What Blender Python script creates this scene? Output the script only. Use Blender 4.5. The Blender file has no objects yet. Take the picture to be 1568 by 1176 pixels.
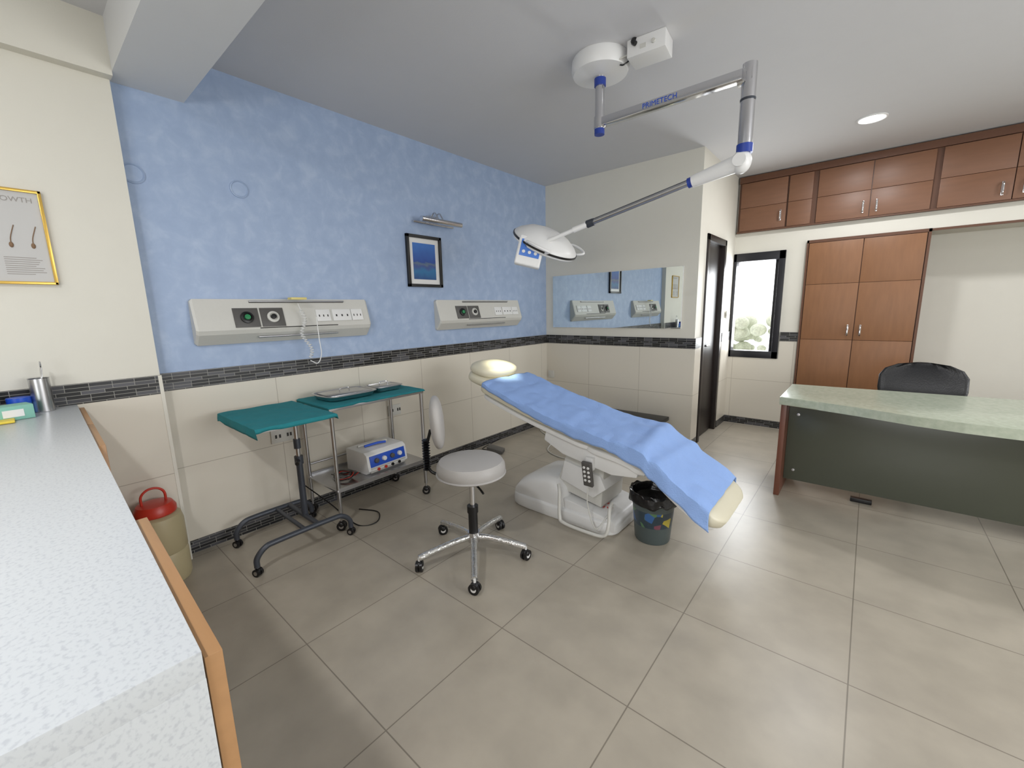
import bpy, bmesh, math, random
from mathutils import Vector, Matrix, noise
random.seed(4)
SC=bpy.context.scene
def lin(c): return tuple(((x/255)/12.92 if x/255<=.04045 else ((x/255+.055)/1.055)**2.4) for x in c)
# ---------------- materials
def newmat(name):
    m=bpy.data.materials.new(name); m.use_nodes=True; t=m.node_tree
    return m,t,t.nodes['Principled BSDF']
def N(t,ty,**k):
    n=t.nodes.new(ty)
    for a,b in k.items(): setattr(n,a,b)
    return n
def M(name,col,rough=.5,metal=0,var=0,vs=8,st=(1,1,1),bump=0,bs=60,emis=0,coat=0,trans=0,det=4):
    m,t,b=newmat(name); c=lin(col)
    b.inputs['Base Color'].default_value=(*c,1); b.inputs['Roughness'].default_value=rough; b.inputs['Metallic'].default_value=metal
    if coat: b.inputs['Coat Weight'].default_value=coat
    if trans: b.inputs['Transmission Weight'].default_value=trans
    if emis: b.inputs['Emission Color'].default_value=(*c,1); b.inputs['Emission Strength'].default_value=emis
    tc=N(t,'ShaderNodeTexCoord'); mp=N(t,'ShaderNodeMapping'); mp.inputs['Scale'].default_value=st; t.links.new(tc.outputs['Object'],mp.inputs[0])
    nz=N(t,'ShaderNodeTexNoise'); nz.inputs['Scale'].default_value=vs; nz.inputs['Detail'].default_value=det; t.links.new(mp.outputs[0],nz.inputs[0])
    v=var or .02
    mx=N(t,'ShaderNodeMix',data_type='RGBA'); t.links.new(nz.outputs[0],mx.inputs['Factor'])
    mx.inputs[6].default_value=(*[min(1,x*(1-v)) for x in c],1); mx.inputs[7].default_value=(*[min(1,x*(1+v)) for x in c],1)
    t.links.new(mx.outputs[2],b.inputs['Base Color'])
    if bump:
        n2=N(t,'ShaderNodeTexNoise'); n2.inputs['Scale'].default_value=bs; t.links.new(mp.outputs[0],n2.inputs[0])
        bp=N(t,'ShaderNodeBump'); bp.inputs['Strength'].default_value=bump; bp.inputs['Distance'].default_value=.01
        t.links.new(n2.outputs[0],bp.inputs['Height']); t.links.new(bp.outputs[0],b.inputs['Normal'])
    return m
def brick(name,c1,c2,cm,w,h,mort,plane='xy',off=(0,0),stag=0,rough=.4,bias=0,mottle=0,bump=.2,freq=2):
    m,t,b=newmat(name); tc=N(t,'ShaderNodeTexCoord'); sp=N(t,'ShaderNodeSeparateXYZ'); cb=N(t,'ShaderNodeCombineXYZ')
    t.links.new(tc.outputs['Object'],sp.inputs[0])
    ax={'x':0,'y':1,'z':2}; t.links.new(sp.outputs[ax[plane[0]]],cb.inputs[0]); t.links.new(sp.outputs[ax[plane[1]]],cb.inputs[1])
    mp=N(t,'ShaderNodeMapping'); mp.inputs['Location'].default_value=(off[0],off[1],0); t.links.new(cb.outputs[0],mp.inputs[0])
    br=N(t,'ShaderNodeTexBrick'); br.offset=stag; br.offset_frequency=freq; br.squash=1
    t.links.new(mp.outputs[0],br.inputs['Vector'])
    br.inputs['Color1'].default_value=(*lin(c1),1); br.inputs['Color2'].default_value=(*lin(c2),1); br.inputs['Mortar'].default_value=(*lin(cm),1)
    br.inputs['Scale'].default_value=1; br.inputs['Mortar Size'].default_value=mort; br.inputs['Mortar Smooth'].default_value=.1; br.inputs['Bias'].default_value=bias
    br.inputs['Brick Width'].default_value=w; br.inputs['Row Height'].default_value=h
    out=br.outputs['Color']
    if mottle:
        nz=N(t,'ShaderNodeTexNoise'); nz.inputs['Scale'].default_value=5; nz.inputs['Detail'].default_value=8; t.links.new(tc.outputs['Object'],nz.inputs[0])
        mr=N(t,'ShaderNodeMapRange'); mr.inputs[1].default_value=.3; mr.inputs[2].default_value=.7; mr.inputs[3].default_value=1-mottle; mr.inputs[4].default_value=1+mottle; t.links.new(nz.outputs[0],mr.inputs[0])
        mu=N(t,'ShaderNodeVectorMath',operation='SCALE'); t.links.new(out,mu.inputs[0]); t.links.new(mr.outputs[0],mu.inputs['Scale']); out=mu.outputs[0]
    t.links.new(out,b.inputs['Base Color']); b.inputs['Roughness'].default_value=rough
    if bump:
        bp=N(t,'ShaderNodeBump',invert=True); bp.inputs['Strength'].default_value=bump; bp.inputs['Distance'].default_value=.003
        t.links.new(br.outputs['Fac'],bp.inputs['Height']); t.links.new(bp.outputs[0],b.inputs['Normal'])
    return m
def blue_wall():
    m,t,b=newmat('blue_textured_paint'); tc=N(t,'ShaderNodeTexCoord')
    n1=N(t,'ShaderNodeTexNoise'); n1.inputs['Scale'].default_value=10; n1.inputs['Detail'].default_value=7; n1.inputs['Roughness'].default_value=.62; n1.inputs['Distortion'].default_value=.35
    t.links.new(tc.outputs['Object'],n1.inputs[0])
    r=N(t,'ShaderNodeValToRGB'); e=r.color_ramp.elements
    e[0].position=.32; e[0].color=(*lin((150,169,200)),1); e[1].position=.7; e[1].color=(*lin((170,187,213)),1)
    x=r.color_ramp.elements.new(.5); x.color=(*lin((156,175,205)),1)
    t.links.new(n1.outputs[0],r.inputs[0]); t.links.new(r.outputs[0],b.inputs['Base Color']); b.inputs['Roughness'].default_value=.45
    return m
def speck(name,base,dark,scale=120,th=.62,rough=.25,soft=.06):
    m,t,b=newmat(name); tc=N(t,'ShaderNodeTexCoord'); n1=N(t,'ShaderNodeTexNoise'); n1.inputs['Scale'].default_value=scale; n1.inputs['Detail'].default_value=4
    t.links.new(tc.outputs['Object'],n1.inputs[0]); r=N(t,'ShaderNodeValToRGB'); e=r.color_ramp.elements
    e[0].position=th-soft; e[0].color=(*lin(base),1); e[1].position=th+soft; e[1].color=(*lin(dark),1)
    t.links.new(n1.outputs[0],r.inputs[0]); t.links.new(r.outputs[0],b.inputs['Base Color']); b.inputs['Roughness'].default_value=rough
    return m
def ramp_z(name,stops,z0,z1,nz=.0,emis=0):
    m,t,b=newmat(name); tc=N(t,'ShaderNodeTexCoord'); sp=N(t,'ShaderNodeSeparateXYZ'); t.links.new(tc.outputs['Object'],sp.inputs[0])
    n1=N(t,'ShaderNodeTexNoise'); n1.inputs['Scale'].default_value=18; t.links.new(tc.outputs['Object'],n1.inputs[0])
    ma=N(t,'ShaderNodeMath',operation='MULTIPLY_ADD'); t.links.new(n1.outputs[0],ma.inputs[0]); ma.inputs[1].default_value=nz; t.links.new(sp.outputs[2],ma.inputs[2])
    mr=N(t,'ShaderNodeMapRange'); mr.inputs[1].default_value=z0; mr.inputs[2].default_value=z1; t.links.new(ma.outputs[0],mr.inputs[0])
    r=N(t,'ShaderNodeValToRGB'); cr=r.color_ramp
    cr.elements[0].position=stops[0][0]; cr.elements[0].color=(*lin(stops[0][1]),1); cr.elements[1].position=stops[-1][0]; cr.elements[1].color=(*lin(stops[-1][1]),1)
    for p,c in stops[1:-1]: x=cr.elements.new(p); x.color=(*lin(c),1)
    t.links.new(mr.outputs[0],r.inputs[0]); t.links.new(r.outputs[0],b.inputs['Base Color']); b.inputs['Roughness'].default_value=.4
    return m
# ---------------- geometry helpers
class G:
    def __init__(s,name,loc=(0,0,0),rz=0,e=None,mx=None):
        if e is None:
            e=bpy.data.objects.new(name,None); e.empty_display_size=.05; e.location=loc; e.rotation_euler=(0,0,rz); SC.collection.objects.link(e)
        s.e=e; s.mx=mx or Matrix()
    def at(s,mx): return G('',e=s.e,mx=s.mx@mx)
def put(g,name,me,mat,smooth=False):
    if mat: me.materials.append(mat)
    for p in me.polygons: p.use_smooth=smooth
    if smooth and hasattr(me,'set_sharp_from_angle'): me.set_sharp_from_angle(angle=math.radians(38))
    o=bpy.data.objects.new(name,me); SC.collection.objects.link(o)
    if isinstance(g,G): me.transform(g.mx); o.parent=g.e
    return o
def fin(g,name,bm,mat,smooth=False,bevel=0,seg=2):
    if bevel: bmesh.ops.bevel(bm,geom=bm.edges[:],offset=bevel,segments=seg,affect='EDGES',profile=.6,clamp_overlap=True)
    bmesh.ops.recalc_face_normals(bm,faces=bm.faces[:])
    me=bpy.data.meshes.new(name); bm.to_mesh(me); bm.free(); return put(g,name,me,mat,smooth or bevel>0)
def box(g,name,lo,hi,mat,bevel=0,seg=2):
    bm=bmesh.new(); v=[bm.verts.new((x,y,z)) for x in (lo[0],hi[0]) for y in (lo[1],hi[1]) for z in (lo[2],hi[2])]
    for f in ((0,1,3,2),(4,6,7,5),(0,4,5,1),(2,3,7,6),(0,2,6,4),(1,5,7,3)): bm.faces.new([v[i] for i in f])
    return fin(g,name,bm,mat,bevel=bevel,seg=seg)
def loft(g,name,rings,mat,smooth=True,cap=True,closed=False):
    bm=bmesh.new(); R=[[bm.verts.new(p) for p in r] for r in rings]; n=len(rings[0]); L=len(R)
    for i in range(L if closed else L-1):
        a,b=R[i],R[(i+1)%L]
        for j in range(n): bm.faces.new((a[j],a[(j+1)%n],b[(j+1)%n],b[j]))
    if cap and not closed: bm.faces.new(R[0]); bm.faces.new(R[-1][::-1])
    return fin(g,name,bm,mat,smooth)
def frame(d):
    d=d.normalized(); a=Vector((0,0,1)) if abs(d.z)<.9 else Vector((1,0,0)); x=d.cross(a).normalized(); return x,d.cross(x)
def cyl(g,name,p0,p1,r,mat,r2=None,seg=28):
    p0=Vector(p0);p1=Vector(p1);x,y=frame(p1-p0); r2=r if r2 is None else r2
    return loft(g,name,[[p+(x*math.cos(a)+y*math.sin(a))*q for a in [6.28318*i/seg for i in range(seg)]] for p,q in ((p0,r),(p1,r2))],mat)
def lathe(g,name,prof,c,mat,seg=40,d=(0,0,1)):
    c=Vector(c); d=Vector(d).normalized(); x,y=frame(d)
    prof=[(max(r,.0004),z) for r,z in prof]
    return loft(g,name,[[c+d*z+(x*math.cos(a)+y*math.sin(a))*r for a in [6.28318*i/seg for i in range(seg)]] for r,z in prof],mat)
def cr(pts,n=8):
    P=[Vector(p) for p in pts]; P=[P[0]*2-P[1]]+P+[P[-1]*2-P[-2]]; o=[]
    for i in range(1,len(P)-2):
        for k in range(n):
            t=k/n; a,b,c,d=P[i-1:i+3]
            o.append(.5*((2*b)+(c-a)*t+(2*a-5*b+4*c-d)*t*t+(3*b-a-3*c+d)*t**3))
    o.append(P[-2]); return o
def tube(g,name,pts,r,mat,n=8,seg=12,curve=True):
    P=cr(pts,n) if curve else [Vector(p) for p in pts]; rings=[]; x=None
    for i,p in enumerate(P):
        d=(P[min(i+1,len(P)-1)]-P[max(i-1,0)]).normalized()
        if x is None: x,_=frame(d)
        x=(x-d*x.dot(d)).normalized(); y=d.cross(x)
        rings.append([p+(x*math.cos(6.28318*k/seg)+y*math.sin(6.28318*k/seg))*r for k in range(seg)])
    return loft(g,name,rings,mat)
def extr(g,name,pts,ax,lo,hi,mat,bevel=0,seg=2):
    bm=bmesh.new()
    def P(a,b,c): return {'x':(c,a,b),'y':(a,c,b),'z':(a,b,c)}[ax]
    A=[bm.verts.new(P(a,b,lo)) for a,b in pts]; B=[bm.verts.new(P(a,b,hi)) for a,b in pts]; n=len(pts)
    for i in range(n): bm.faces.new((A[i],A[(i+1)%n],B[(i+1)%n],B[i]))
    bm.faces.new(A); bm.faces.new(B)
    return fin(g,name,bm,mat,bevel=bevel,seg=seg)
def ell(g,name,c,r,mat,p=2.0,nu=32,nv=18):
    rings=[]; f=lambda s:math.copysign(abs(s)**(2/p),s)
    for j in range(nv+1):
        ph=-math.pi/2+math.pi*j/nv; cz=max(abs(math.cos(ph))**(2/p),.002)
        rings.append([Vector((c[0]+r[0]*cz*f(math.cos(6.28318*i/nu)),c[1]+r[1]*cz*f(math.sin(6.28318*i/nu)),c[2]+r[2]*f(math.sin(ph)))) for i in range(nu)])
    return loft(g,name,rings,mat)
def grid(g,name,fn,nu,nv,mat,thick=.003):
    bm=bmesh.new(); V=[[bm.verts.new(fn(i/nu,j/nv)) for j in range(nv+1)] for i in range(nu+1)]
    for i in range(nu):
        for j in range(nv): bm.faces.new((V[i][j],V[i+1][j],V[i+1][j+1],V[i][j+1]))
    o=fin(g,name,bm,mat,True)
    if thick: s=o.modifiers.new('s','SOLIDIFY'); s.thickness=thick; s.offset=1
    return o
def cloth(g,name,x0,x1,y0,y1,z,dr,mat,amp=.006,seed=0):
    def fn(u,v):
        a=x0-dr[0]+u*(x1-x0+dr[0]+dr[1]); b=y0-dr[2]+v*(y1-y0+dr[2]+dr[3]); dz=0; ox=oy=0
        if a<x0: dz=max(dz,x0-a); ox=-.004
        if a>x1: dz=max(dz,a-x1); ox=.004
        if b<y0: dz=max(dz,y0-b); oy=-.004
        if b>y1: dz=max(dz,b-y1); oy=.004
        w=noise.noise(Vector((a*9+seed,b*9,seed)))
        X=min(max(a,x0),x1)+ox*(1+dz*20)+(w*dz*.25 if ox else 0); Y=min(max(b,y0),y1)+oy*(1+dz*20)+(w*dz*.25 if oy else 0)
        return (X,Y,z+.004+abs(w)*amp-dz*(1+.35*w))
    return grid(g,name,fn,56,56,mat,.002)
def caster(g,n,x,y,r,mb,mh,ang=0,top=None):
    c,s=math.cos(ang),math.sin(ang); top=top or r*2.3
    for k in (-1,1):
        o=(x+s*.011*k,y-c*.011*k); cyl(g,'%s_wheel_%d'%(n,k+2),(o[0]-s*.007,o[1]+c*.007,r),(o[0]+s*.007,o[1]-c*.007,r),r,mb)
        cyl(g,'%s_hub_%d'%(n,k+2),(o[0]-s*.0085,o[1]+c*.0085,r),(o[0]+s*.0085,o[1]-c*.0085,r),r*.5,mh)
    ell(g,n+'_hood',(x,y,r*1.35),(r*.8,r*.8,r*.75),mb); cyl(g,n+'_stem',(x,y,r*1.5),(x,y,top),.007,mh)
# ---------------- palette
cream=M('cream_paint',(216,213,202),.55,var=.02,bump=.05,bs=200)
ceilm=M('ceiling_paint',(204,204,206),.7,var=.015,bump=.05,bs=150)
white=M('white_paint',(216,217,218),.5)
blue=blue_wall()
floorm=brick('floor_tile',(162,154,140),(166,158,144),(120,113,101),.6,.6,.0024,'xy',(1.128+.6*10,.58+.6*10),0,.33,mottle=.10,bump=.12)
tileYZ=brick('wall_tile_yz',(210,204,191),(213,207,194),(172,164,150),.6,.46,.002,'yz',(6.12,-.08+.92),0,.28,bump=.15)
tileXZ=brick('wall_tile_xz',(210,204,191),(213,207,194),(172,164,150),.6,.46,.002,'xz',(6.0,-.08+.92),0,.28,bump=.15)
def mosaic(p):
    return brick('mosaic_band_'+p,(6,7,11),(105,105,112),(140,138,132),.085,.0183,.0013,p,(10.0,0),.37,.3,bias=-.45,bump=.2,freq=3)
mYZ=mosaic('yz'); mXZ=mosaic('xz')
black=M('black_plastic',(18,18,20),.35); dark=M('dark_frame',(26,26,32),.4); rubber=M('rubber',(25,25,27),.7)
steel=M('brushed_steel',(190,190,192),.28,1,var=.05,vs=40); chrome=M('chrome',(215,215,218),.12,1)
plas=M('white_plastic',(226,226,225),.35); plas2=M('offwhite_plastic',(202,201,195),.4,var=.03,vs=90)
wood=M('wardrobe_wood',(134,93,62),.45,var=.18,vs=5,st=(7,7,1)); woodU=M('upper_cabinet_wood',(120,83,60),.45,var=.15,vs=5,st=(1,7,7)); woodD=M('edge_wood',(94,60,40),.45,var=.1,vs=6)
oak=M('counter_oak',(172,130,88),.4,var=.14,vs=6,st=(1,8,8))
stone=speck('counter_stone',(202,206,209),(187,191,196),150,.58,.3,.08); green=speck('green_marble',(164,173,154),(183,190,172),40,.5,.25,.22)
greenp=M('green_grey_laminate',(76,79,68),.25,var=.03); brownl=M('brown_laminate',(104,62,46),.35,var=.06,vs=6)
teal=M('teal_cloth',(26,122,130),.85,var=.12,vs=14,bump=.25,bs=250)
sheet=M('blue_sheet',(138,168,220),.9,var=.05,vs=10,bump=.3,bs=160); cush=M('cream_vinyl',(212,206,184),.4); greyv=M('grey_vinyl',(170,167,164),.45,var=.03,bump=.08,bs=200)
redp=M('red_plastic',(190,52,36),.35); beige=M('beige_plastic',(176,164,130),.45,var=.04); bluep=M('blue_plastic',(30,80,190),.35); gold=M('gold_frame',(206,170,84),.3,.7)
dgrey=M('dark_grey_paint',(66,70,78),.4,.3); gmod=M('grey_module',(84,82,80),.4)
mirrorm=M('mirror_glass',(225,232,232),.01,1)
slot=M('slot_dark',(40,38,36),.5)
# ---------------- room shell
def wall(name,lo,hi,mat): return box(None,name,lo,hi,mat)
wall('floor',(-3.2,-2.7,-.1),(3.2,6.3,0),floorm)
wall('ceiling',(-3.2,-2.7,2.8),(3.2,6.3,2.92),ceilm)
wall('wall_left',(-3.15,.48,0),(-3.0,4.35,2.8),blue)
wall('wall_left_near',(-3.15,-2.6,0),(-2.93,.48,2.8),cream)
wall('wall_mirror_side',(-3.15,4.2,0),(-1.26,4.35,2.8),cream)
wall('wall_passage',(-1.41,4.35,0),(-1.26,4.42,2.8),cream); wall('wall_passage_far',(-1.41,5.1,0),(-1.26,5.65,2.8),cream); wall('wall_passage_over',(-1.41,4.42,2.09),(-1.26,5.1,2.8),cream)
wall('wall_far_sill',(-1.26,5.5,0),(-.75,5.65,.80),cream); wall('wall_far_lintel',(-1.26,5.5,1.98),(-.57,5.65,2.2),cream); wall('wall_far_pier',(-.75,5.5,0),(-.57,5.65,1.98),cream)
wall('wall_far_header',(-.57,5.5,2.05),(3.0,6.2,2.2),cream); wall('wall_far_top',(-1.26,5.52,2.2),(3.0,6.2,2.8),cream)
wall('wall_niche',(-.57,6.05,0),(3.0,6.2,2.05),cream); wall('wall_far_right',(1.75,5.5,0),(3.0,6.05,2.05),cream)
wall('wall_right_low',(3.0,-2.6,0),(3.15,6.2,.9),cream); wall('wall_right_high',(3.0,-2.6,2.2),(3.15,6.2,2.8),cream)
wall('wall_right_a',(3.0,-2.6,.9),(3.15,.6,2.2),cream); wall('wall_right_b',(3.0,3.6,.9),(3.15,6.2,2.2),cream)
wall('wall_back_low',(-3.15,-2.65,0),(3.15,-2.5,.9),cream); wall('wall_back_high',(-3.15,-2.65,2.05),(3.15,-2.5,2.8),cream)
wall('wall_back_a',(-3.15,-2.65,.9),(-.6,-2.5,2.05),cream); wall('wall_back_b',(1.8,-2.65,.9),(3.15,-2.5,2.05),cream)
box(None,'ceiling_beam',(-3.0,.485,2.57),(3.0,.79,2.8),white); box(None,'trim_bulkhead',(-2.93,-2.5,2.55),(-2.87,.485,2.8),cream)
t=.012
box(None,'trim_tiles_left',(-3.0,.48,.08),(-3.0+t,4.2,1.0),tileYZ); box(None,'trim_mosaic_left',(-3.0,.48,1.0),(-3.0+t+.002,4.2,1.1),mYZ); box(None,'baseboard_left',(-3.0,.48,0),(-3.0+t+.002,4.2,.08),mYZ)
box(None,'trim_tiles_left_near',(-2.93,-2.5,.08),(-2.93+t,.48,1.0),tileYZ); box(None,'trim_mosaic_left_near',(-2.93,-2.5,1.0),(-2.93+t+.002,.48,1.1),mYZ); box(None,'baseboard_left_near',(-2.93,-2.5,0),(-2.93+t+.002,.48,.08),mYZ)
box(None,'trim_corner_strip',(-2.93,.468,0),(-2.915,.484,1.1),cream)
box(None,'trim_tiles_mirror_side',(-3.0+t,4.2-t,.08),(-1.26,4.2,1.0),tileXZ); box(None,'trim_mosaic_mirror_side',(-3.0+t,4.198-t,1.0),(-1.26,4.2,1.1),mXZ); box(None,'baseboard_mirror_side',(-3.0+t,4.198-t,0),(-1.26,4.2,.08),mXZ)
for n,(a,b) in {'near':(4.19,4.38),'far':(5.14,5.5)}.items():
    box(None,'trim_tiles_passage_'+n,(-1.26,a,.08),(-1.26+t,b,1.0),tileYZ); box(None,'trim_mosaic_passage_'+n,(-1.26,a,1.0),(-1.258+t,b,1.1),mYZ); box(None,'baseboard_passage_'+n,(-1.26,a,0),(-1.258+t,b,.08),mYZ)
box(None,'trim_tiles_far',(-1.25,5.5-t,.08),(-.575,5.5,.8),tileXZ); box(None,'trim_tiles_far_pier',(-.74,5.5-t,.8),(-.575,5.5,1.0),tileXZ); box(None,'trim_mosaic_far',(-.74,5.498-t,1.0),(-.575,5.5,1.1),mXZ); box(None,'baseboard_far',(-1.25,5.498-t,0),(-.575,5.5,.08),mXZ)
# door
g=G('door_1',(-1.3,4.76,0))
dk=M('dark_door_wood',(30,22,20),.4,var=.1)
box(g,'frame_near',(-.1,-.34,0),(.055,-.28,2.09),dk,.004); box(g,'frame_far',(-.1,.28,0),(.055,.34,2.09),dk,.004); box(g,'frame_head',(-.1,-.34,2.03),(.055,.34,2.09),dk,.004)
box(g,'leaf',(-.03,-.28,.01),(.01,.28,2.03),dk,.003); cyl(g,'handle',(.01,-.2,1.0),(.05,-.2,1.0),.01,steel); cyl(g,'lever',(.05,-.21,1.0),(.05,-.1,1.0),.009,steel)
# window
g=G('window_1',(-1.0,5.5,1.39))
for n,lo,hi in (('left',(-.255,-.02,-.59),(-.225,.1,.59)),('right',(.19,-.02,-.59),(.25,.06,.59)),('top',(-.255,-.02,.50),(.25,.1,.59)),('bottom',(-.255,-.02,-.59),(.25,.1,-.51))): box(g,'frame_'+n,lo,hi,dark,.004)
box(g,'sash_stile',(.155,.03,-.51),(.19,.06,.5),dark,.003)
for n,cx,cy,w,h,rot in (('a',3.07,2.1,3.0,1.3,1),('b',.6,-2.58,2.4,1.15,0)):
    gw=G('window_2' if rot else 'window_3',(cx,cy,1.5)); hw=w/2
    for k in (-1,0,1):
        c=k*(hw-.03)
        if rot: box(gw,'mullion_%d'%(k+2),(-.03,c-.03,-.6),(.03,c+.03,.7),white)
        else: box(gw,'mullion_%d'%(k+2),(c-.03,-.03,-.6),(c+.03,.03,.55),white)
# exterior hedge outside the window
g=G('garden_hedge',(-1.2,7.4,0)); leaf=M('foliage',(190,194,176),.8,var=.45,vs=34,det=8)
for i in range(120):
    z=random.uniform(0,1)**.8*1.12; r=random.uniform(.04,.12)
    ell(g,'leaf_clump_%d'%i,(random.uniform(-.9,1.0),random.uniform(-.2,.3),z+.1),(r*1.2,r,r),leaf,nu=10,nv=7)
# upper cabinets
g=G('upper_cabinets',(0,5.46,0))
box(g,'carcass',(-1.24,.01,2.2),(2.95,.058,2.79),woodD)
def door(g,n,x0,x1,z0,z1,mat,y=0,seams=()):
    zs=[z0]+list(seams)+[z1]
    for i in range(len(zs)-1): box(g,'%s_panel_%d'%(n,i),(x0+.003,y-.012,zs[i]+.0015),(x1-.003,y+.012,zs[i+1]-.0015),mat,.002)
def pull(g,n,x,z,y): 
    tube(g,n,[(x,y,z-.045),(x,y-.028,z-.04),(x,y-.03,z),(x,y-.028,z+.04),(x,y,z+.045)],.006,chrome,6)
    box(g,n+'_plate',(x-.008,y-.004,z-.055),(x+.008,y+.002,z+.055),chrome,.002)
for i,(a,b) in enumerate(((-1.22,-.78),(-.77,-.56),(-.52,-.10),(-.10,.32),(.36,.80),(.80,1.24),(1.28,1.74),(1.74,2.2))): door(g,'door_%d'%i,a,b,2.215,2.72,woodU,0,(2.46,))
for i,(x,z) in enumerate(((-.83,2.34),(-.15,2.31),(-.05,2.31),(.74,2.31),(.86,2.31))): pull(g,'handle_%d'%i,x,z,-.012)
box(g,'top_trim',(-1.24,-.012,2.725),(2.95,.01,2.79),woodD); box(g,'bottom_trim',(-1.24,-.018,2.2),(2.95,.01,2.213),woodD)
# wardrobe
g=G('wardrobe',(0,5.48,0))
box(g,'carcass',(-.565,.02,.001),(.355,.56,2.045),woodD)
door(g,'door_l',-.55,-.11,.02,2.02,wood,0,(.52,1.03,1.6)); door(g,'door_r',-.11,.335,.02,2.02,wood,0,(.52,1.03,1.6))
pull(g,'handle_l',-.16,1.13,-.012); pull(g,'handle_r',-.06,1.13,-.012)
box(g,'surround_l',(-.568,-.015,.001),(-.552,.02,2.05),woodD); box(g,'surround_r',(.338,-.015,.001),(.358,.02,2.05),woodD); box(g,'surround_t',(-.568,-.015,2.022),(.358,.02,2.05),woodD)
box(None,'trim_niche_head',(.36,5.485,2.03),(1.75,5.5,2.05),woodD)
# mirror
g=G('wall_mirror',(-2.14,4.19,1.487)); box(g,'backing',(-.75,-.002,-.297),(.75,.009,.297),plas); box(g,'glass',(-.748,-.008,-.295),(.748,-.002,.295),mirrorm)
# junction covers
for y,z in ((.52,2.15),(1.01,2.165)):
    g=G('round_junction_cover',(-3.0,y,z)); lathe(g,'rim',[(.05,0),(.05,.006),(.044,.009),(.04,.004),(0,.004)],(0,0,0),blue,d=(1,0,0))
def sock(x,y,z,ax='x',w=.075):
    g=G('wall_socket',(x,y,z))
    if ax=='x': box(g,'plate',(0,-w,-.045),(.012,w,.045),plas2,.004); [box(g,'hole_%d'%i,(.011,k-.006,-.012),(.013,k+.006,.012),slot) for i,k in enumerate((-.045,-.02,.03,.05)) if abs(k)<w]
    else: box(g,'plate',(-w,-.012,-.045),(w,0,.045),plas2,.004)
sock(-2.988,1.08,.6); sock(-2.988,1.97,.6,w=.06); sock(-2.92,4.188,.62,'y',.04); sock(-1.247,5.3,1.3,'x',.06)
# bed head panels
def bedhead(y0,L):
    g=G('bedhead_service_panel',(-3.0,y0,1.24)); h=.27
    prof=[(0,h),(.03,h),(.085,.085),(.075,.06),(.02,0),(0,0)]
    rings=[]
    for y,s in ((0,.9),(.012,1),(L-.012,1),(L,.9)): rings.append([Vector((x*s,y,.135+(z-.135)*s)) for x,z in prof])
    loft(g,'housing',rings,plas2,smooth=False)
    def face(z): return .03+(h-z)/(h-.085)*.055
    def pad(n,a,b,z0,z1,mat,e=.006):
        bm=bmesh.new(); v=[]
        for y in (a*L,b*L):
            for z in (z0,z1):
                for o in (-.004,e): v.append(bm.verts.new((face(z)+o,y,z)))
        for f in ((0,1,3,2),(4,6,7,5),(0,4,5,1),(2,3,7,6),(0,2,6,4),(1,5,7,3)): bm.faces.new([v[i] for i in f])
        fin(g,n,bm,mat,bevel=.0015)
    pad('rail_slot_top',.27,.83,.247,.257,slot,.003); pad('rail_slot_low',.3,.76,.088,.094,slot,.002)
    cyl(g,'rail_low',(.07,.29*L,.035),(.07,.76*L,.035),.006,steel); cyl(g,'rail_top',(.042,.27*L,.256),(.042,.83*L,.256),.005,steel)
    pad('gas_module_a',.18,.305,.098,.215,gmod); pad('gas_module_b',.315,.44,.098,.215,gmod)
    for i,(k,c) in enumerate(((.243,M('outlet_green',(40,130,80),.4)),(.378,plas))):
        lathe(g,'outlet_%d'%i,[(.036,0),(.036,.016),(.024,.02),(.022,.012),(0,.012)],(face(.155),k*L,.155),black if i==0 else plas2,d=(1,0,.3),seg=24)
        lathe(g,'outlet_core_%d'%i,[(.016,.0),(.016,.026),(0,.028)],(face(.155),k*L,.155),c if i==0 else black,d=(1,0,.3),seg=20)
    for i,(a,b) in enumerate(((.63,.72),(.735,.86),(.865,.945))):
        pad('switch_plate_%d'%i,a,b,.12,.2,plas,.01)
        for j in range(3): pad('switch_%d_%d'%(i,j),a+(b-a)*(.2+.3*j-.04),a+(b-a)*(.2+.3*j+.04),.15,.165,slot,.011)
    return g
g=bedhead(.67,1.11); bedhead(2.47,1.16)
g=G('coiled_cable',(-2.9,1.24,1.24))
P=[(.0,0,.24)]+[(.02+.011*math.cos(k*1.2),.0+.02*math.sin(k*.1)+.011*math.sin(k*1.2)+k*.0004,.2-k*.0034) for k in range(96)]
tube(g,'coil',P,.0028,plas,n=2,seg=6)
P=[(.03,.03,-.14),(.05,.07,-.16),(.05,.1,-.1),(.04,.1,.0),(.03,.1,.15)]; tube(g,'tail',P,.003,plas,seg=6)
box(g,'clip',(-.03,-.05,.265),(.03,.05,.28),M('pale_yellow',(220,205,130),.5),.004)
# framed picture
g=G('framed_picture',(-3.0,2.385,1.835)); 
for n,lo,hi in (('l',(0,-.185,-.215),(.025,-.16,.215)),('r',(0,.16,-.215),(.025,.185,.215)),('t',(0,-.185,.19),(.025,.185,.215)),('b',(0,-.185,-.215),(.025,.185,-.19))): box(g,'frame_'+n,lo,hi,black,.002)
box(g,'mat_board',(0,-.162,-.192),(.008,.162,.192),plas)
box(g,'painting',(.008,-.12,-.15),(.011,.12,.15),ramp_z('painted_seascape',[(0,(24,60,120)),(.3,(40,110,160)),(.42,(60,80,140)),(.5,(90,110,130)),(.56,(30,70,150)),(1,(50,110,190))],-.14,.16,.06))
g=G('picture_lamp',(-3.0,2.5,2.16)); cyl(g,'tube_shade',(.13,-.22,.0),(.13,.22,.0),.022,chrome); box(g,'wall_plate',(0,-.07,.0),(.015,.05,.06),steel,.004)
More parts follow.
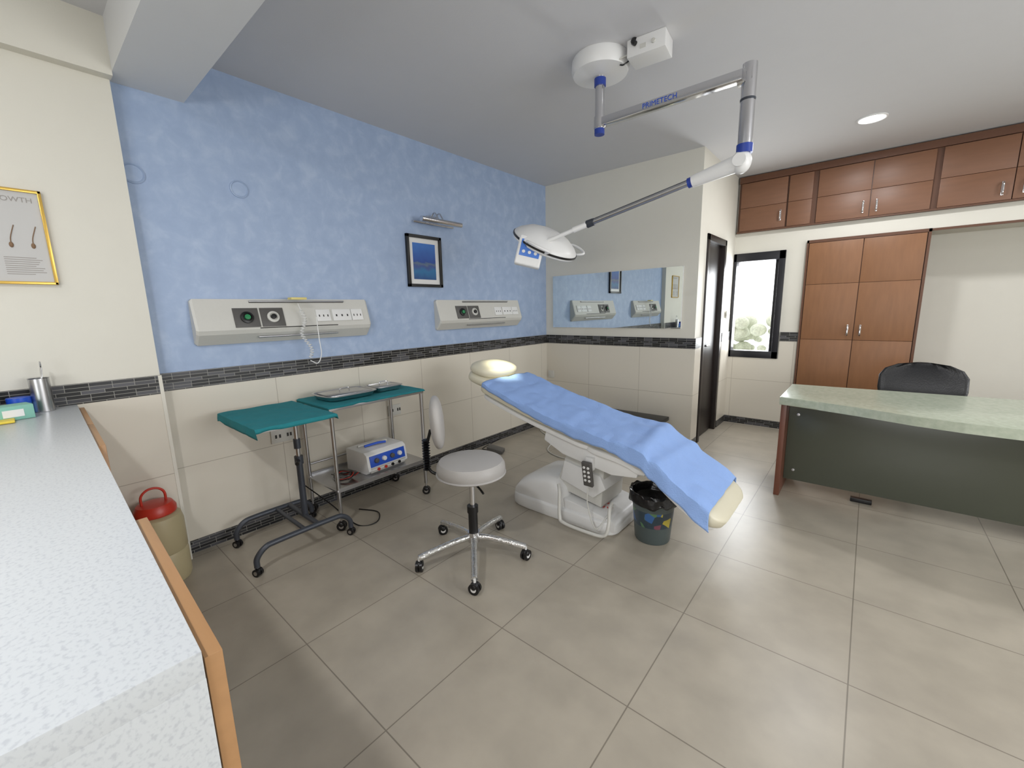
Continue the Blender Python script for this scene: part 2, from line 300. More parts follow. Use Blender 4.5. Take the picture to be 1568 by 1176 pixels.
tube(g,'arm_a',[(.015,-.03,.04),(.07,-.03,.08),(.12,-.03,.02)],.006,chrome); tube(g,'arm_b',[(.015,.02,.04),(.07,.02,.08),(.12,.02,.02)],.006,chrome)
cyl(g,'wall_rail',(.02,-.22,-.005),(.02,.22,-.005),.01,chrome)
# poster
g=G('framed_hair_poster',(-2.93,-.0,1.775)); gx=.02
for n,lo,hi in (('l',(0,-.19,-.205),(gx,-.178,.205)),('r',(0,.158,-.205),(gx,.17,.205)),('t',(0,-.19,.193),(gx,.17,.205)),('b',(0,-.19,-.205),(gx,.17,-.193))): box(g,'frame_'+n,lo,hi,gold,.002)
box(g,'sheet',(0,-.18,-.195),(.01,.16,.195),M('poster_paper',(190,189,187),.35)); tx=M('poster_ink',(152,147,142),.6); hb=M('follicle_brown',(126,98,72),.6)
for i in range(9):
    for c in (-.16,0.02): box(g,'text_%d_%d'%(i,int(c>0)),(.01,c,-.09-i*.009),(.0108,c+random.uniform(.08,.12),-.087-i*.009),tx)
c=bpy.data.curves.new('title','FONT'); c.body='HAIR GROWTH'; c.size=.03; c.align_x='RIGHT'; c.materials.append(tx); o=bpy.data.objects.new('title',c); o.location=(.0112,.14,.15); o.rotation_euler=(math.pi/2,0,math.pi/2); SC.collection.objects.link(o); o.parent=g.e
for i,y in enumerate((-.1,-.02,.05,.115)):
    tube(g,'hair_%d'%i,[(.012,y,-.03),(.012,y+.003,.0),(.012,y+.018,.05)],.0016,hb,seg=6); ell(g,'bulb_%d'%i,(.012,y,-.035),(.004,.007,.012),hb,nu=12,nv=8)
# ---------------- counter
g=G('reception_counter',(-.595,.092,0),-.025*0)
pts=[(0,0),(-2.33,.055),(-2.33,-.56),(0,-.62)]
extr(g,'stone_top',pts,'z',.96,1.0,stone,.0015)
extr(g,'end_panel',[(-.0,-.000),(-.04,-.001),(-.04,-.61),(0,-.62)],'z',.001,.961,stone,0)
extr(g,'carcass',[(-.04,-.02),(-2.32,.03),(-2.32,-.55),(-.04,-.6)],'z',.06,.958,M('counter_carcass',(205,196,180),.6))
extr(g,'plinth',[(-.04,-.06),(-2.3,-.02),(-2.3,-.5),(-.04,-.55)],'z',.001,.06,dark)
for i,(a,b) in enumerate(((-.005,-.56),(-1.36,-1.8),(-1.81,-2.3))):
    f=lambda x:-.0236*x
    extr(g,'drawer_front_%d'%i,[(a,f(a)+.002),(a,f(a)+.022),(b,f(b)+.022),(b,f(b)+.002)],'z',.07,.985,oak,.002)
# counter items
g=G('forceps_holder_cup',(-2.84,.04,1.0)); lathe(g,'cup',[(.0,.0),(.034,.0),(.034,.15),(.037,.152),(.031,.15),(.031,.01),(0,.01)],(0,0,.001),steel)
tube(g,'forceps',[(.01,0,.05),(.0,.01,.14),(-.01,.015,.2)],.004,chrome); tube(g,'finger_ring',[(-.01+.012*math.cos(a),.015,.212+.012*math.sin(a)) for a in [k*.63 for k in range(11)]],.003,chrome,2)
g=G('cotton_box',(-2.72,-.06,1.0),.2); box(g,'box',(-.045,-.06,.001),(.045,.06,.06),M('mint_card',(130,186,170),.6),.002); box(g,'label',(.0455,-.03,.015),(.047,.03,.045),plas)
g=G('blue_jar',(-2.84,-.03,1.0)); lathe(g,'jar',[(0,.001),(.035,.001),(.037,.05),(.03,.062)],(0,0,0),M('jar_white',(90,140,210),.3)); lathe(g,'lid',[(.038,.05),(.038,.075),(0,.077)],(0,0,0),bluep)
g=G('blue_cloth_pack',(-2.82,-.15,1.0)); box(g,'pack',(-.06,-.05,.001),(.05,.05,.10),M('navy_cloth',(24,50,130),.8),.02,4)
g=G('yellow_tray',(-2.66,-.11,1.0)); box(g,'tray',(-.05,-.06,.001),(.05,.06,.012),M('yellow_plastic',(225,200,70),.5),.004)
# thermos
g=G('water_jug',(-2.80,.345,0)); lathe(g,'body',[(0,.001),(.105,.001),(.112,.02),(.112,.16),(.106,.17),(.112,.18),(.112,.33),(.104,.37),(.08,.385)],(0,0,0),beige)
lathe(g,'lid',[(.082,.38),(.09,.39),(.09,.415),(.076,.44),(.04,.447),(0,.447)],(0,0,0),redp); tube(g,'handle',[(0,-.05,.43),(0,-.048,.49),(0,-.02,.52),(0,.02,.52),(0,.048,.49),(0,.05,.43)],.006,redp)
# ---------------- mayo table
g=G('mayo_instrument_table',(-2.58,.92,0))
x0,x1,y0,y1,z=-.29,.29,-.21,.2,.84
box(g,'tray',(x0,y0,z-.02),(x1,y1,z),steel,.004); cloth(g,'teal_drape',x0-.004,x1+.004,y0-.004,y1+.004,z,(.03,.02,.045,.03),teal,seed=3)
cyl(g,'column_outer',(-.03,.1,.16),(-.03,.1,.52),.019,dgrey); cyl(g,'column_inner',(-.03,.1,.5),(-.03,.1,.8),.013,steel); cyl(g,'collar',(-.03,.1,.5),(-.03,.1,.55),.025,dgrey)
cyl(g,'knob',(-.03,.1,.525),(.04,.06,.525),.011,black); tube(g,'tray_arm',[(-.03,.1,.8),(-.03,.06,.815),(-.03,-.1,.812)],.011,steel)
cyl(g,'column_brace',(-.03,.1,.6),(-.03,.1,.66),.02,dgrey)
for n,x,a,b in (('front',.15,-.25,.30),('rear',-.27,-.22,.24)):
    tube(g,'skid_'+n,[(x,a,.05),(x,a+.005,.1),(x,a+.05,.145),(x,a+.12,.155),(x,b-.12,.155),(x,b-.05,.145),(x,b-.005,.1),(x,b,.05)],.0155,dgrey,6)
    for k,y in enumerate((a,b)): caster(g,'caster_%s_%d'%(n,k),x,y,.022,black,steel,.5,.05)
cyl(g,'cross_bar',(-.27,.1,.155),(.15,.1,.155),.0155,dgrey); cyl(g,'cross_bar_2',(-.27,.02,.155),(.15,.02,.155),.012,dgrey)
# ---------------- trolley
g=G('instrument_trolley',(-2.735,1.56,0)); hx,hy=.205,.35
for i,(a,b) in enumerate(((-1,-1),(1,-1),(1,1),(-1,1))):
    cyl(g,'leg_%d'%i,(a*hx,b*hy,.09),(a*hx,b*hy,.82),.0125,steel); caster(g,'caster_%d'%i,a*hx,b*hy,.03,black,steel,.8,.1)
box(g,'top_plate',(-hx-.015,-hy-.015,.805),(hx+.015,hy+.015,.83),steel,.004)
box(g,'shelf',(-hx-.012,-hy-.012,.262),(hx+.012,hy+.012,.278),steel,.003)
for k in (-1,1): box(g,'shelf_lip_%d'%k,(k*(hx+.012)-.003,-hy,.262),(k*(hx+.012)+.003,hy,.29),steel)
cyl(g,'guard_rail',(-hx,-hy,.36),(-hx,hy,.36),.007,steel)
cloth(g,'teal_drape',-hx-.018,hx+.018,-hy-.018,hy+.018,.83,(.03,.012,.02,.012),teal,seed=8)
def tray(n,cx,cy,w,l):
    rings=[]
    for sx,z in ((1,0),(1,.0),(1.12,.028),(1.2,.028),(1.2,.032),(1.1,.032),(.98,.006)):
        r=[]
        for i in range(32):
            a=6.28318*i/32; c,q=math.cos(a),math.sin(a); f=lambda v:math.copysign(abs(v)**.4,v); r.append(Vector((cx+f(c)*(w/2*sx),cy+f(q)*(l/2)*(1+(sx-1)*w/l),.845+z)))
        rings.append(r)
    loft(g,n,rings,steel)
    box(g,n+'_cover',(cx-w*.42,cy-l*.45,.868),(cx+w*.42,cy+l*.45,.876),steel,.003); tube(g,n+'_handle',[(cx-.0,cy-.035,.876),(cx,cy-.03,.9),(cx,cy+.03,.9),(cx,cy+.035,.876)],.004,chrome,5,8)
tray('steel_tray_a',.0,-.14,.25,.33); tray('steel_tray_b',.0,.17,.17,.2)
g=G('electrosurgical_unit',(-2.72,1.62,.279),.06)
extr(g,'case',[(-.13,0),(.1,0),(.14,.03),(.12,.14),(.09,.16),(-.13,.16)],'y',-.17,.17,plas,.006)
extr(g,'front_panel',[(.133,.055),(.1395,.055),(.127,.132),(.121,.132)],'y',-.15,.15,bluep,.001)
extr(g,'lower_panel',[(.12,.012),(.131,.012),(.1425,.05),(.13,.05)],'y',-.15,.15,plas2,.001)
for i,y in enumerate((-.1,-.035,.035,.1)): lathe(g,'knob_%d'%i,[(.018,0),(.016,.014),(0,.016)],(.133,y,.095),plas if i%2 else gmod,d=(1,0,.15),seg=20)
for i,y in enumerate((-.09,-.03,.03,.09)): lathe(g,'port_%d'%i,[(.011,0),(.011,.012),(0,.012)],(.135,y,.032),redp if i<2 else black,d=(1,0,-.1),seg=16)
tube(g,'handle_wand',[(.0,-.1,.175),(.02,.0,.18),(.03,.06,.175)],.009,bluep); tube(g,'handpiece',[(-.05,-.12,.17),(-.01,.1,.17)],.008,plas2)
g=G('electrode_cables',(-2.70,1.33,.279))
for i,(mt,dx) in enumerate(((black,0),(redp,.015),(black,.03),(gmod,-.02))):
    P=[(.10+dx,.06,.05)]+[(.02+dx+.06*math.cos(k*1.1+i),-.0+.055*math.sin(k*1.1+i),.012+.009*((k+i)%4)) for k in range(9)]+[(-.08,-.02+dx,.02)]
    tube(g,'cable_%d'%i,P,.0035,mt,n=6,seg=8)
g=G('power_cable',(-2.45,1.35,0)); tube(g,'cable',[(-.5,-.2,.24),(-.3,-.1,.1),(-.05,-.05,.006),(.02,.05,.006),(-.1,.14,.006),(-.25,.08,.006)],.004,black,seg=8)
# ---------------- stool
g=G('swivel_stool',(-1.635,1.55,0))
wc=M('wrapped_chrome',(214,214,212),.22,.85,bump=.6,bs=45)
for i,(x,y) in enumerate(((-.125,-.30),(-.325,.04),(-.075,.31),(.265,.15),(.245,-.24))):
    a=math.atan2(y,x)
    tube(g,'leg_%d'%i,[(0,0,.12),(x*.35,y*.35,.115),(x*.75,y*.75,.095),(x,y,.078)],.018,wc,6)
    caster(g,'caster_%d'%i,x,y,.03,black,plas,a+1.1,.08)
cyl(g,'hub',(0,0,.09),(0,0,.15),.035,chrome); cyl(g,'gas_sleeve',(0,0,.14),(0,0,.29),.027,black); cyl(g,'gas_sleeve_top',(0,0,.27),(0,0,.31),.032,black); cyl(g,'piston',(0,0,.28),(0,0,.5),.015,chrome)
tube(g,'height_lever',[(0,0,.46),(.1,-.04,.455),(.15,-.06,.445)],.006,black); cyl(g,'mount',(0,0,.47),(0,0,.5),.06,black)
lathe(g,'seat',[(0,.495),(.165,.495),(.186,.505),(.194,.53),(.192,.56),(.178,.582),(.15,.59),(.0,.592)],(0,0,0),greyv)
lathe(g,'seat_piping',[(.192,.506),(.198,.512),(.192,.518)],(0,0,0),greyv)
bd=Vector((-.84,-.34,0)).normalized(); bp=bd*.20
mx=Matrix.Translation((bp.x,bp.y,.79))@Matrix.Rotation(math.atan2(-.62,-.78)+.2,4,'Z')@Matrix.Rotation(.06,4,'Y')
ell(g.at(mx),'backrest',(0,0,0),(.04,.14,.15),greyv,2.4)
tube(g,'back_strut',[(bd.x*.08,bd.y*.08,.49),(bd.x*.2,bd.y*.2,.475),(bd.x*.265,bd.y*.265,.50),(bd.x*.285,bd.y*.285,.6),(bd.x*.245,bd.y*.245,.74)],.009,black)
for k in range(12): 
    q=.50+k*.016; lathe(g,'bellows_%d'%k,[(.012,-.008),(.024,0),(.012,.008)],(bd.x*.28,bd.y*.28,q),black,seg=20)
# ---------------- treatment chair
g=G('procedure_chair',(0,2.42,0))
prof=cr([(-2.14,0,.90),(-1.9,0,.825),(-1.66,0,.758),(-1.27,0,.672),(-1.0,0,.63),(-.86,0,.575),(-.57,0,.40),(-.45,0,.315)],10)
def normals(P):
    o=[]
    for i in range(len(P)):
        d=(P[min(i+1,len(P)-1)]-P[max(i-1,0)]).normalized(); o.append(Vector((-d.z,0,d.x)))
    return o
NR=normals(prof)
def slab(name,a,b,w,top,th,mat,p=5,ends=(.86,.95,.99)):
    rings=[]; idx=list(range(a,b+1))
    for q,i in enumerate(idx):
        e=min(q,len(idx)-1-q); s=ends[e] if e<len(ends) else 1
        c=prof[i]+NR[i]*(-top-th/2); r=[]; tt=th*(.75 if e==0 else (.93 if e==1 else 1))
        for k in range(32):
            an=6.28318*k/32; f=lambda v:math.copysign(abs(v)**(2/p),v)
            r.append(c+Vector((0,1,0))*(f(math.cos(an))*w/2*s)+NR[i]*(f(math.sin(an))*tt/2))
        rings.append(r)
    return loft(g,name,rings,mat)
L=len(prof)-1
slab('mattress_back',0,33,.56,0,.085,cush); slab('mattress_seat',33,51,.56,0,.085,cush); slab('mattress_leg',51,L,.54,0,.085,cush,ends=(.72,.82,.89,.94,.97,.99))
slab('shell_back',1,32,.5,.085,.05,plas,4); slab('shell_seat',30,51,.5,.085,.06,plas,4); slab('shell_leg',52,L-1,.48,.085,.05,plas,4,ends=(.72,.82,.89,.94,.97,.99))
def srf(u,v):
    i=u*(L-9)+1.5; k=int(i); f=i-k; k2=min(k+1,L); c=prof[k].lerp(prof[k2],f); n=NR[k].lerp(NR[k2],f).normalized()
    drl=.02+.075*u; drr=.05; tot=.58+drl+drr; s=-.29-drl+v*tot; hang=0; y=s
    w=noise.noise(Vector((c.x*5,s*6,1.3)))*.016+noise.noise(Vector((c.x*13,s*5+c.x*4,4)))*.008
    if s<-.285: hang=-.285-s; y=-.288-hang*.12+noise.noise(Vector((c.x*9,0,2)))*.05*hang*4
    if s>.285: hang=s-.285; y=.288+hang*.12
    p=c+n*(.007+abs(w)); rim=.02*max(0,abs(y)-.25)/.04
    bx=math.exp(-((c.x+.93+s*.08)/.045)**2)*.024+math.exp(-((c.x+.80-s*.06)/.028)**2)*.012
    p=p+n*bx
    return (p.x+noise.noise(Vector((s*6,3,u*2)))*.014*(1 if u>.95 or u<.03 else 0),y,p.z-hang*(1+.25*noise.noise(Vector((c.x*4,7,0))))-rim*.4)
grid(g,'blue_sheet',srf,130,56,sheet,.004)
mx=Matrix.Translation((-2.24,0,.955))@Matrix.Rotation(.22,4,'Y')
ell(g.at(mx),'head_pillow',(0,0,0),(.135,.2,.052),cush,2.8); ell(g.at(Matrix.Translation((-2.25,0,.885))@Matrix.Rotation(.25,4,'Y')),'head_section',(0,0,0),(.14,.21,.05),cush,3)
cyl(g,'head_bar_l',(-2.25,-.08,.86),(-2.0,-.08,.80),.01,chrome); cyl(g,'head_bar_r',(-2.25,.08,.86),(-2.0,.08,.80),.01,chrome)
for k,(xa,za) in enumerate(((-1.98,.745),(-1.83,.70),(-1.68,.655),(-1.53,.61))):
    extr(g,'back_bracket_%d'%k,[(xa-.06,za+.03),(xa+.12,za-.02),(xa+.11,za-.06),(xa+.06,za-.065),(xa-.03,za-.01)],'y',-.2,.2,plas,.008)
extr(g,'seat_housing',[(-1.58,.62),(-1.02,.55),(-.92,.50),(-.94,.43),(-1.1,.41),(-1.45,.47),(-1.6,.54)],'y',-.22,.22,plas,.012)
extr(g,'lift_column',[(-1.55,.2),(-1.2,.14),(-1.18,.44),(-1.45,.50)],'y',-.15,.15,plas2,.012)
extr(g,'lift_cover',[(-1.50,.27),(-1.25,.2),(-1.16,.28),(-1.2,.36),(-1.47,.41)],'y',-.17,.17,plas,.012)
ell(g,'base_plinth',(-1.49,.0,.045),(.42,.235,.055),plas,7)
def bsec(x,h,w): 
    r=[]
    for k in range(28):
        an=6.28318*k/28; f=lambda v,p:math.copysign(abs(v)**(2/p),v)
        r.append(Vector((x,f(math.cos(an),5)*w,.02+h/2+f(math.sin(an),4)*h/2)))
    return r
loft(g,'base_dome',[bsec(x,h,w) for x,h,w in ((-1.895,.05,.16),(-1.88,.12,.2),(-1.83,.18,.215),(-1.74,.235,.22),(-1.62,.26,.22),(-1.52,.255,.22),(-1.46,.2,.215),(-1.44,.12,.21))],plas)
extr(g,'base_deck',[(-1.46,.03),(-1.075,.03),(-1.07,.09),(-1.1,.11),(-1.3,.14),(-1.46,.16)],'y',-.21,.21,plas,.01)
for k in range(8):
    a=k*math.pi/4; c=Vector((-1.2,-.08,.131)); d=Vector((math.cos(a),math.sin(a),-.13*math.cos(a)))
    bm=bmesh.new(); n=Vector((-d.y,d.x,0)); pts=[c+d*.012,c+d*.03+n*.006,c+d*.05,c+d*.03-n*.006]; v=[bm.verts.new(p+Vector((0,0,.003))) for p in pts]; bm.faces.new(v); fin(g,'star_ray_%d'%k,bm,redp)
tube(g,'foot_rail',[(-1.47,-.235,.26),(-1.44,-.27,.22),(-1.42,-.30,.08),(-1.38,-.31,.045),(-1.2,-.31,.04),(-1.1,-.30,.05),(-1.075,-.29,.12),(-1.09,-.25,.2),(-1.1,-.2,.22)],.011,plas2,7)
mx=Matrix.Translation((-1.235,-.265,.40))@Matrix.Rotation(.2,4,'X')
q=g.at(mx); box(q,'remote',(-.033,-.012,-.085),(.033,.012,.085),gmod,.008,3)
for i in range(4):
    for j in (-1,1): lathe(q,'button_%d_%d'%(i,j+1),[(.009,0),(.008,.004),(0,.005)],(j*.014,-.012,.05-i*.03),plas,seg=14,d=(0,-1,0))
tube(g,'remote_cable',[(-1.235,-.262,.31),(-1.23,-.27,.2),(-1.17,-.275,.06),(-1.13,-.2,.13),(-1.14,-.1,.14)],.004,plas2)
box(g,'remote_hook',(-1.26,-.25,.42),(-1.21,-.215,.5),plas,.004)
# bin
g=G('waste_bin',(-.90,2.37,0)); bagm=M('black_bin_bag',(16,16,18),.25,bump=.5,bs=25)
binm,tt,bb=newmat('printed_bin'); tc=N(tt,'ShaderNodeTexCoord'); vo=N(tt,'ShaderNodeTexVoronoi'); vo.inputs['Scale'].default_value=20; tt.links.new(tc.outputs['Object'],vo.inputs[0])
rp=N(tt,'ShaderNodeValToRGB'); rp.color_ramp.interpolation='CONSTANT'; es=rp.color_ramp.elements; es[0].color=(*lin((48,62,72)),1); es[1].position=.8; es[1].color=(*lin((180,165,60)),1)
for p,c in ((.5,(56,96,150)),(.68,(120,70,84)),(.88,(84,120,84))): e=es.new(p); e.color=(*lin(c),1)
sx=N(tt,'ShaderNodeSeparateColor'); tt.links.new(vo.outputs['Color'],sx.inputs[0]); tt.links.new(sx.outputs[0],rp.inputs[0])
sz=N(tt,'ShaderNodeSeparateXYZ'); tt.links.new(tc.outputs['Object'],sz.inputs[0]); m1=N(tt,'ShaderNodeMath',operation='COMPARE'); tt.links.new(sz.outputs[2],m1.inputs[0]); m1.inputs[1].default_value=.16; m1.inputs[2].default_value=.05
mix=N(tt,'ShaderNodeMix',data_type='RGBA'); tt.links.new(m1.outputs[0],mix.inputs['Factor']); mix.inputs[6].default_value=(*lin((74,84,84)),1); tt.links.new(rp.outputs[0],mix.inputs[7]); tt.links.new(mix.outputs[2],bb.inputs['Base Color']); bb.inputs['Roughness'].default_value=.35
lathe(g,'bucket',[(0,.001),(.1,.001),(.104,.01),(.128,.29),(.134,.295),(.128,.30),(.122,.29),(.098,.012),(0,.012)],(0,0,0),binm)
def bag(u,v):
    a=u*6.28318; w=noise.noise(Vector((math.cos(a)*3,math.sin(a)*3,v*3))); k=v*4
    pr=[(.05,.2),(.116,.26),(.126,.305),(.138,.31),(.142,.25)]; i=min(int(k),3); f=k-i; r=pr[i][0]*(1-f)+pr[i+1][0]*f; z=pr[i][1]*(1-f)+pr[i+1][1]*f
    if v>.7: r+=abs(w)*.016; z+=w*.03
    elif v>.4: z+=abs(w)*.02
    return (r*math.cos(a),r*math.sin(a),z)
grid(g,'bag',bag,72,28,bagm,.001); box(g,'handle_clip',(.13,-.02,.25),(.145,.02,.28),black,.004)
# ---------------- desk
g=G('office_desk',(0,0,0))
front=[(-.43,3.43),(-.2,3.385),(0,3.33),(.25,3.24),(.45,3.2),(.7,3.19),(1.0,3.22),(1.3,3.32),(1.5,3.45)]
extr(g,'marble_top',front+[(1.5,4.15),(.8,4.15),(-.43,4.06)],'z',.705,.76,green,.006)
box(g,'end_panel_left',(-.425,3.50,.001),(-.39,4.02,.704),brownl,.003); box(g,'end_panel_right',(1.43,3.55,.001),(1.465,4.1,.704),brownl,.003)
box(g,'front_panel',(-.389,3.655,.09),(1.429,3.675,.66),greenp,.002); box(g,'stretcher',(-.389,3.676,.62),(1.429,3.72,.70),brownl)
box(g,'standoff_rail',(-.389,3.6,.665),(1.429,3.655,.70),brownl)
box(g,'pedestal',(.95,3.7,.06),(1.42,4.1,.70),brownl,.003); box(g,'foot_block',(.02,3.70,.001),(.14,3.74,.03),black,.004)
for i,x in enumerate((-.33,1.36)):
    for z in (.17,.6): lathe(g,'bolt_%d_%d'%(i,int(z*10)),[(.012,0),(.01,.006),(0,.007)],(x,3.655,z),steel,d=(0,-1,0),seg=16)
# office chair
g=G('office_chair',(.365,4.5,-.0)); lea=M('black_leather',(15,15,19),.3,bump=.12,bs=120)
rings=[]
for z,w,y,th in ((.46,.17,.0,.03),(.48,.2,.0,.045),(.57,.235,.02,.05),(.72,.26,.04,.05),(.82,.258,.06,.045),(.875,.225,.072,.04),(.912,.15,.08,.03),(.925,.06,.082,.012)):
    rings.append([Vector((math.copysign(abs(math.cos(a))**.6,math.cos(a))*w,y+.06+math.sin(a)*th+(abs(math.cos(a))**2)*-.05,z)) for a in [6.28318*k/32 for k in range(32)]])
loft(g,'backrest',rings,lea); ell(g,'seat',(0,-.13,.47),(.25,.25,.05),lea,3.5); cyl(g,'gas_lift',(0,-.1,.1),(0,-.1,.43),.025,black)
for s in (-1,1): tube(g,'arm_%d'%(s+1),[(s*.23,.03,.47),(s*.28,0,.5),(s*.29,-.02,.65),(s*.28,-.2,.67),(s*.27,-.28,.6),(s*.24,-.25,.48)],.016,black)
for k in range(5):
    a=k*1.2566+.4; tube(g,'base_leg_%d'%k,[(0,-.1,.12),(.28*math.cos(a),-.1+.28*math.sin(a),.07)],.018,black,4); caster(g,'caster_%d'%k,.28*math.cos(a),-.1+.28*math.sin(a),.025,black,black,a,.07)
# low bench & pedal
g=G('low_black_bench',(-1.78,4.02,0)); box(g,'top',(-.33,-.13,.27),(.33,.13,.31),black,.008)
for i,(a,b) in enumerate(((-1,-1),(1,-1),(1,1),(-1,1))): cyl(g,'leg_%d'%i,(a*.29,b*.1,.001),(a*.29,b*.1,.27),.014,black)
g=G('foot_pedal',(-2.74,2.95,0),.5); extr(g,'wedge',[(-.08,.001),(.08,.001),(.08,.03),(-.08,.07)],'y',-.06,.06,gmod,.006); tube(g,'cable',[(-.08,0,.02),(-.16,.08,.005),(-.1,.3,.005),(-.02,.5,.005)],.004,black)
g=G('white_power_cord',(-2.6,3.5,0)); tube(g,'cord',[(-.36,.5,.006),(-.2,.3,.006),(.1,.1,.006),(.25,-.2,.006),(.5,-.3,.006),(.8,-.2,.006)],.005,plas2,seg=8)
# ---------------- surgical light
g=G('surgical_light',(0,0,0)); A=Vector((-1.31,2.38,0)); B=Vector((-.54,2.41,0))
bring=M('blue_ring',(36,62,150),.4)
lathe(g,'ceiling_canopy',[(.155,2.8),(.16,2.79),(.162,2.745),(.152,2.72),(.06,2.71),(0,2.71)],A,plas,56)
cyl(g,'post',A+Vector((0,0,2.43)),A+Vector((0,0,2.71)),.027,chrome); cyl(g,'post_ring_top',A+Vector((0,0,2.66)),A+Vector((0,0,2.70)),.033,bring); cyl(g,'post_ring_bottom',A+Vector((0,0,2.405)),A+Vector((0,0,2.435)),.029,bring)
box(g,'arm_beam',(A.x+.02,A.y-.022,2.445),(B.x-.02,B.y+.002,2.49),chrome,.005)
cyl(g,'arm_pivot',A+Vector((0,0,2.44)),A+Vector((0,0,2.50)),.032,chrome)
box(g,'arm_knuckle',(B.x-.05,B.y-.03,2.435),(B.x+.02,B.y+.02,2.50),chrome,.01)
cyl(g,'drop_post',B+Vector((0,0,2.15)),B+Vector((0,0,2.52)),.032,chrome); cyl(g,'drop_band',B+Vector((0,0,2.36)),B+Vector((0,0,2.37)),.034,dgrey); cyl(g,'drop_ring',B+Vector((0,0,2.13)),B+Vector((0,0,2.17)),.036,bring)
c=bpy.data.curves.new('arm_label','FONT'); c.body='PRIMETECH'; c.size=.036; c.align_x='CENTER'; c.align_y='CENTER'; c.materials.append(M('label_blue',(50,90,200),.4)); o=bpy.data.objects.new('arm_label',c); o.location=(-.95,A.y-.0235,2.468); o.rotation_euler=(math.pi/2,0,.0); SC.collection.objects.link(o); o.parent=g.e
J=B+Vector((-.01,0,2.095)); E=Vector((-1.40,2.44,1.935)); d=(E-J)
ell(g,'elbow_joint',J,(.045,.045,.055),plas); cyl(g,'elbow_pin',J+Vector((0,-.05,0)),J+Vector((0,.05,0)),.03,plas)
cyl(g,'spring_housing',J,J+d*.27,.042,plas,.03); cyl(g,'housing_ring',J+d*.27,J+d*.295,.026,bring); cyl(g,'spring_arm',J+d*.29,E,.016,steel); cyl(g,'spring_arm_groove',J+d*.29+Vector((0,0,.011)),E+Vector((0,0,.011)),.009,dgrey)
lathe(g,'wrist',[(0,-.03),(.022,-.03),(.024,.02),(0,.03)],E,dgrey,d=d)
K=Vector((-1.70,2.36,1.845)); cyl(g,'wrist_arm',E,K,.013,plas); cyl(g,'wrist_sleeve',E,E+(K-E)*.35,.018,plas)
Hc=Vector((-1.775,2.49,1.875)); mx=Matrix.Translation(Hc)@Matrix.Rotation(.56,4,'Y')@Matrix.Rotation(.06,4,'X')@Matrix.Scale(.93,4); q=g.at(mx)
lathe(q,'head_shell',[(0,.085),(.08,.082),(.16,.06),(.225,.02),(.248,-.004),(.25,-.012),(.22,-.012)],(0,0,0),plas,64)
lathe(q,'head_gasket',[(.246,-.012),(.256,-.012),(.256,-.026),(.246,-.026)],(0,0,0),black,64)
lathe(q,'head_rim',[(.25,-.024),(.246,-.04),(.228,-.05),(.222,-.044)],(0,0,0),plas,64)
led=M('led_lens',(255,250,235),.3,emis=4); lathe(q,'lens_plate',[(0,-.036),(.228,-.036),(.228,-.04),(0,-.041)],(0,0,0),M('lens_bezel',(205,208,210),.2),64)
for k in range(7):
    a=k*1.0472; r=0 if k==6 else .14; lathe(q,'led_%d'%k,[(.045,-.041),(.04,-.047),(0,-.049)],(r*math.cos(a),r*math.sin(a),0),led,seg=24)
for k in (-1,1): tube(q,'head_grip_%d'%(k+1),[(.17,k*.19,-.02),(.21,k*.22,.01),(.15,k*.27,.015),(.06,k*.28,.01),(.02,k*.245,-.01)],.009,plas)
mx=Matrix.Translation((-1.775,2.30,1.785))@Matrix.Rotation(.70,4,'Z')@Matrix.Rotation(-.15,4,'X')@Matrix.Rotation(.25,4,'Y')@Matrix.Scale(1.15,4); q=g.at(mx)
box(q,'control_box',(-.075,-.025,-.085),(.075,.025,.085),plas,.012,3); box(q,'control_face',(-.058,-.028,-.035),(.058,-.0245,.06),M('control_blue',(70,120,205),.35),.001); box(q,'control_display',(-.03,-.0295,.02),(.03,-.027,.045),black)
for i in range(3): lathe(q,'key_%d'%i,[(.01,0),(.009,.003),(0,.0035)],(-.035+.035*i,-.027,-.01),plas,seg=16,d=(0,-1,0))
cyl(g,'head_stem',K,Hc,.018,plas); cyl(g,'box_stem',K,(-1.765,2.32,1.80),.016,plas)
# ceiling control box
g=G('ceiling_transformer_box',(-1.03,2.40,2.8),.1); box(g,'case',(-.1,-.065,-.085),(.10,.075,-.0),plas,.005); box(g,'rocker',(-.03,-.068,-.06),(.0,-.064,-.04),plas2); lathe(g,'knob',[(.012,0),(.01,.008),(0,.009)],(.04,-.066,-.045),plas2,d=(0,-1,0),seg=20)
tube(g,'wire_a',[(-.1,.0,-.06),(-.13,-.03,-.09),(-.16,-.02,-.075)],.004,black,seg=8); tube(g,'wire_b',[(-.1,-.03,-.05),(-.14,-.06,-.07),(-.17,-.04,-.07)],.004,plas2,seg=8); tube(g,'black_plug_lead',[(-.06,-.06,-.0),(-.065,-.075,-.02),(-.05,-.078,-.035)],.012,black,seg=8)
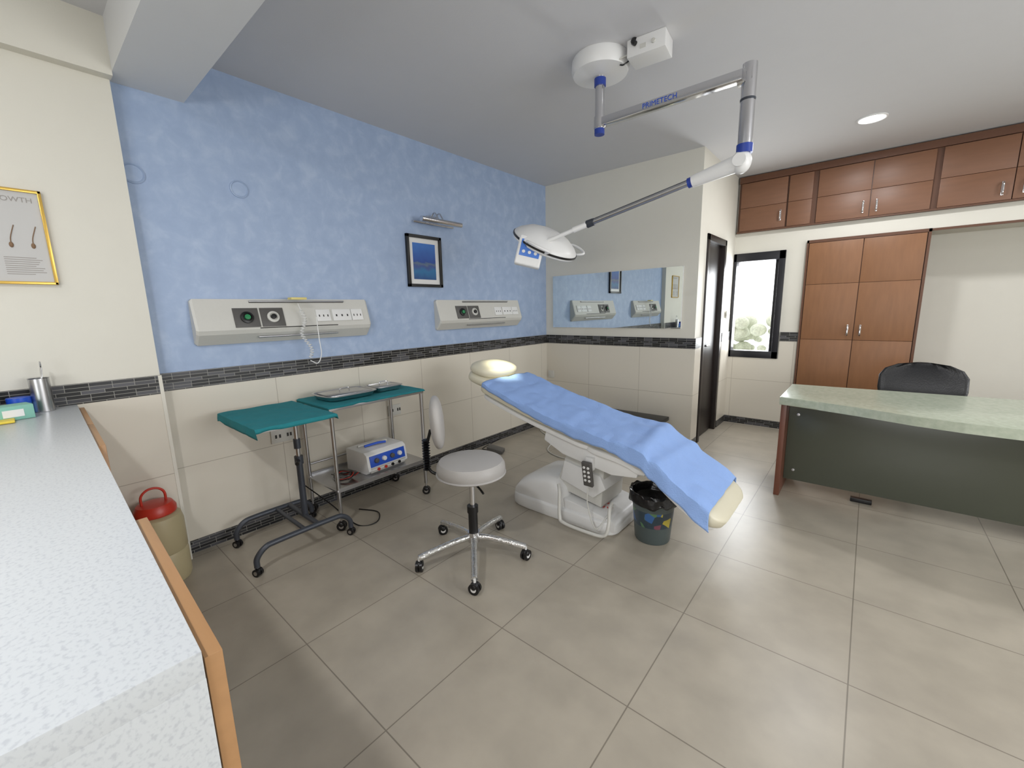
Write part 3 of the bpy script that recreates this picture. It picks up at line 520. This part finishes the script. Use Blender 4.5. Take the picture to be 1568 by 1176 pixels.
# ---------------- downlights
def area(name,loc,rot,sx,sy,p,col=(1,1,1),shape='RECTANGLE',par=None):
    l=bpy.data.lights.new(name,'AREA'); l.shape=shape; l.size=sx; l.size_y=sy; l.energy=p; l.color=col
    o=bpy.data.objects.new(name,l); o.location=loc; o.rotation_euler=rot; SC.collection.objects.link(o)
    if par: o.parent=par
    return o
dl=M('downlight_diffuser',(255,255,255),.5,emis=8)
for x,y,p in ((-.13,4.5,18),(-.9,-.72,27),(-2.3,-.9,3),(1.9,4.4,18),(1.9,2.0,17),(1.7,-.9,6)):
    g=G('ceiling_downlight',(x,y,2.8)); lathe(g,'trim_ring',[(.095,0),(.095,-.006),(.085,-.01),(.078,-.004)],(0,0,0),plas); lathe(g,'diffuser',[(0,-.004),(.078,-.004),(.078,-.006),(0,-.006)],(0,0,0),dl)
    area('downlight_lamp',(0,0,-.02),(0,0,0),.15,.15,p,(.98,.985,1),'DISK',g.e)
area('daylight_right',(2.97,2.1,1.55),(0,math.radians(90),0),1.25,2.9,54,(.97,.985,1))
area('daylight_back',(.6,-2.46,1.48),(math.radians(90),0,0),2.3,1.1,42,(.98,.99,1))
area('daylight_far',(-1.04,5.62,1.38),(math.radians(-90),0,0),.36,.95,16,(.95,.98,1))
l=bpy.data.lights.new('surgical_beam','SPOT'); l.energy=85; l.spot_size=.36; l.spot_blend=.7; l.shadow_soft_size=.05; l.color=(1,.95,.70); o=bpy.data.objects.new('surgical_beam',l); SC.collection.objects.link(o)
src=Hc+Vector((-.05,0,-.075)); o.location=src; o.rotation_euler=(Vector((-2.17,2.42,.92))-src).to_track_quat('-Z','Y').to_euler()
w=bpy.data.worlds.new('World'); SC.world=w; w.use_nodes=True; w.node_tree.nodes['Background'].inputs[0].default_value=(.97,.985,1,1); w.node_tree.nodes['Background'].inputs[1].default_value=2.6
# ---------------- camera
R=Vector((.7642,.6446,-.0217));U=Vector((-.0967,.1477,.9843));Fw=Vector((-.6377,.7501,-.1752))
cd=bpy.data.cameras.new('Camera'); cam=bpy.data.objects.new('Camera',cd); SC.collection.objects.link(cam)
m=Matrix((R,U,-Fw)).transposed().to_4x4(); m.translation=(0,0,1.41); cam.matrix_world=m
cd.sensor_width=36; cd.lens=640/1568*36; cd.clip_start=.02; SC.camera=cam
SC.view_settings.view_transform='Standard'; SC.view_settings.look='None'; SC.view_settings.exposure=0
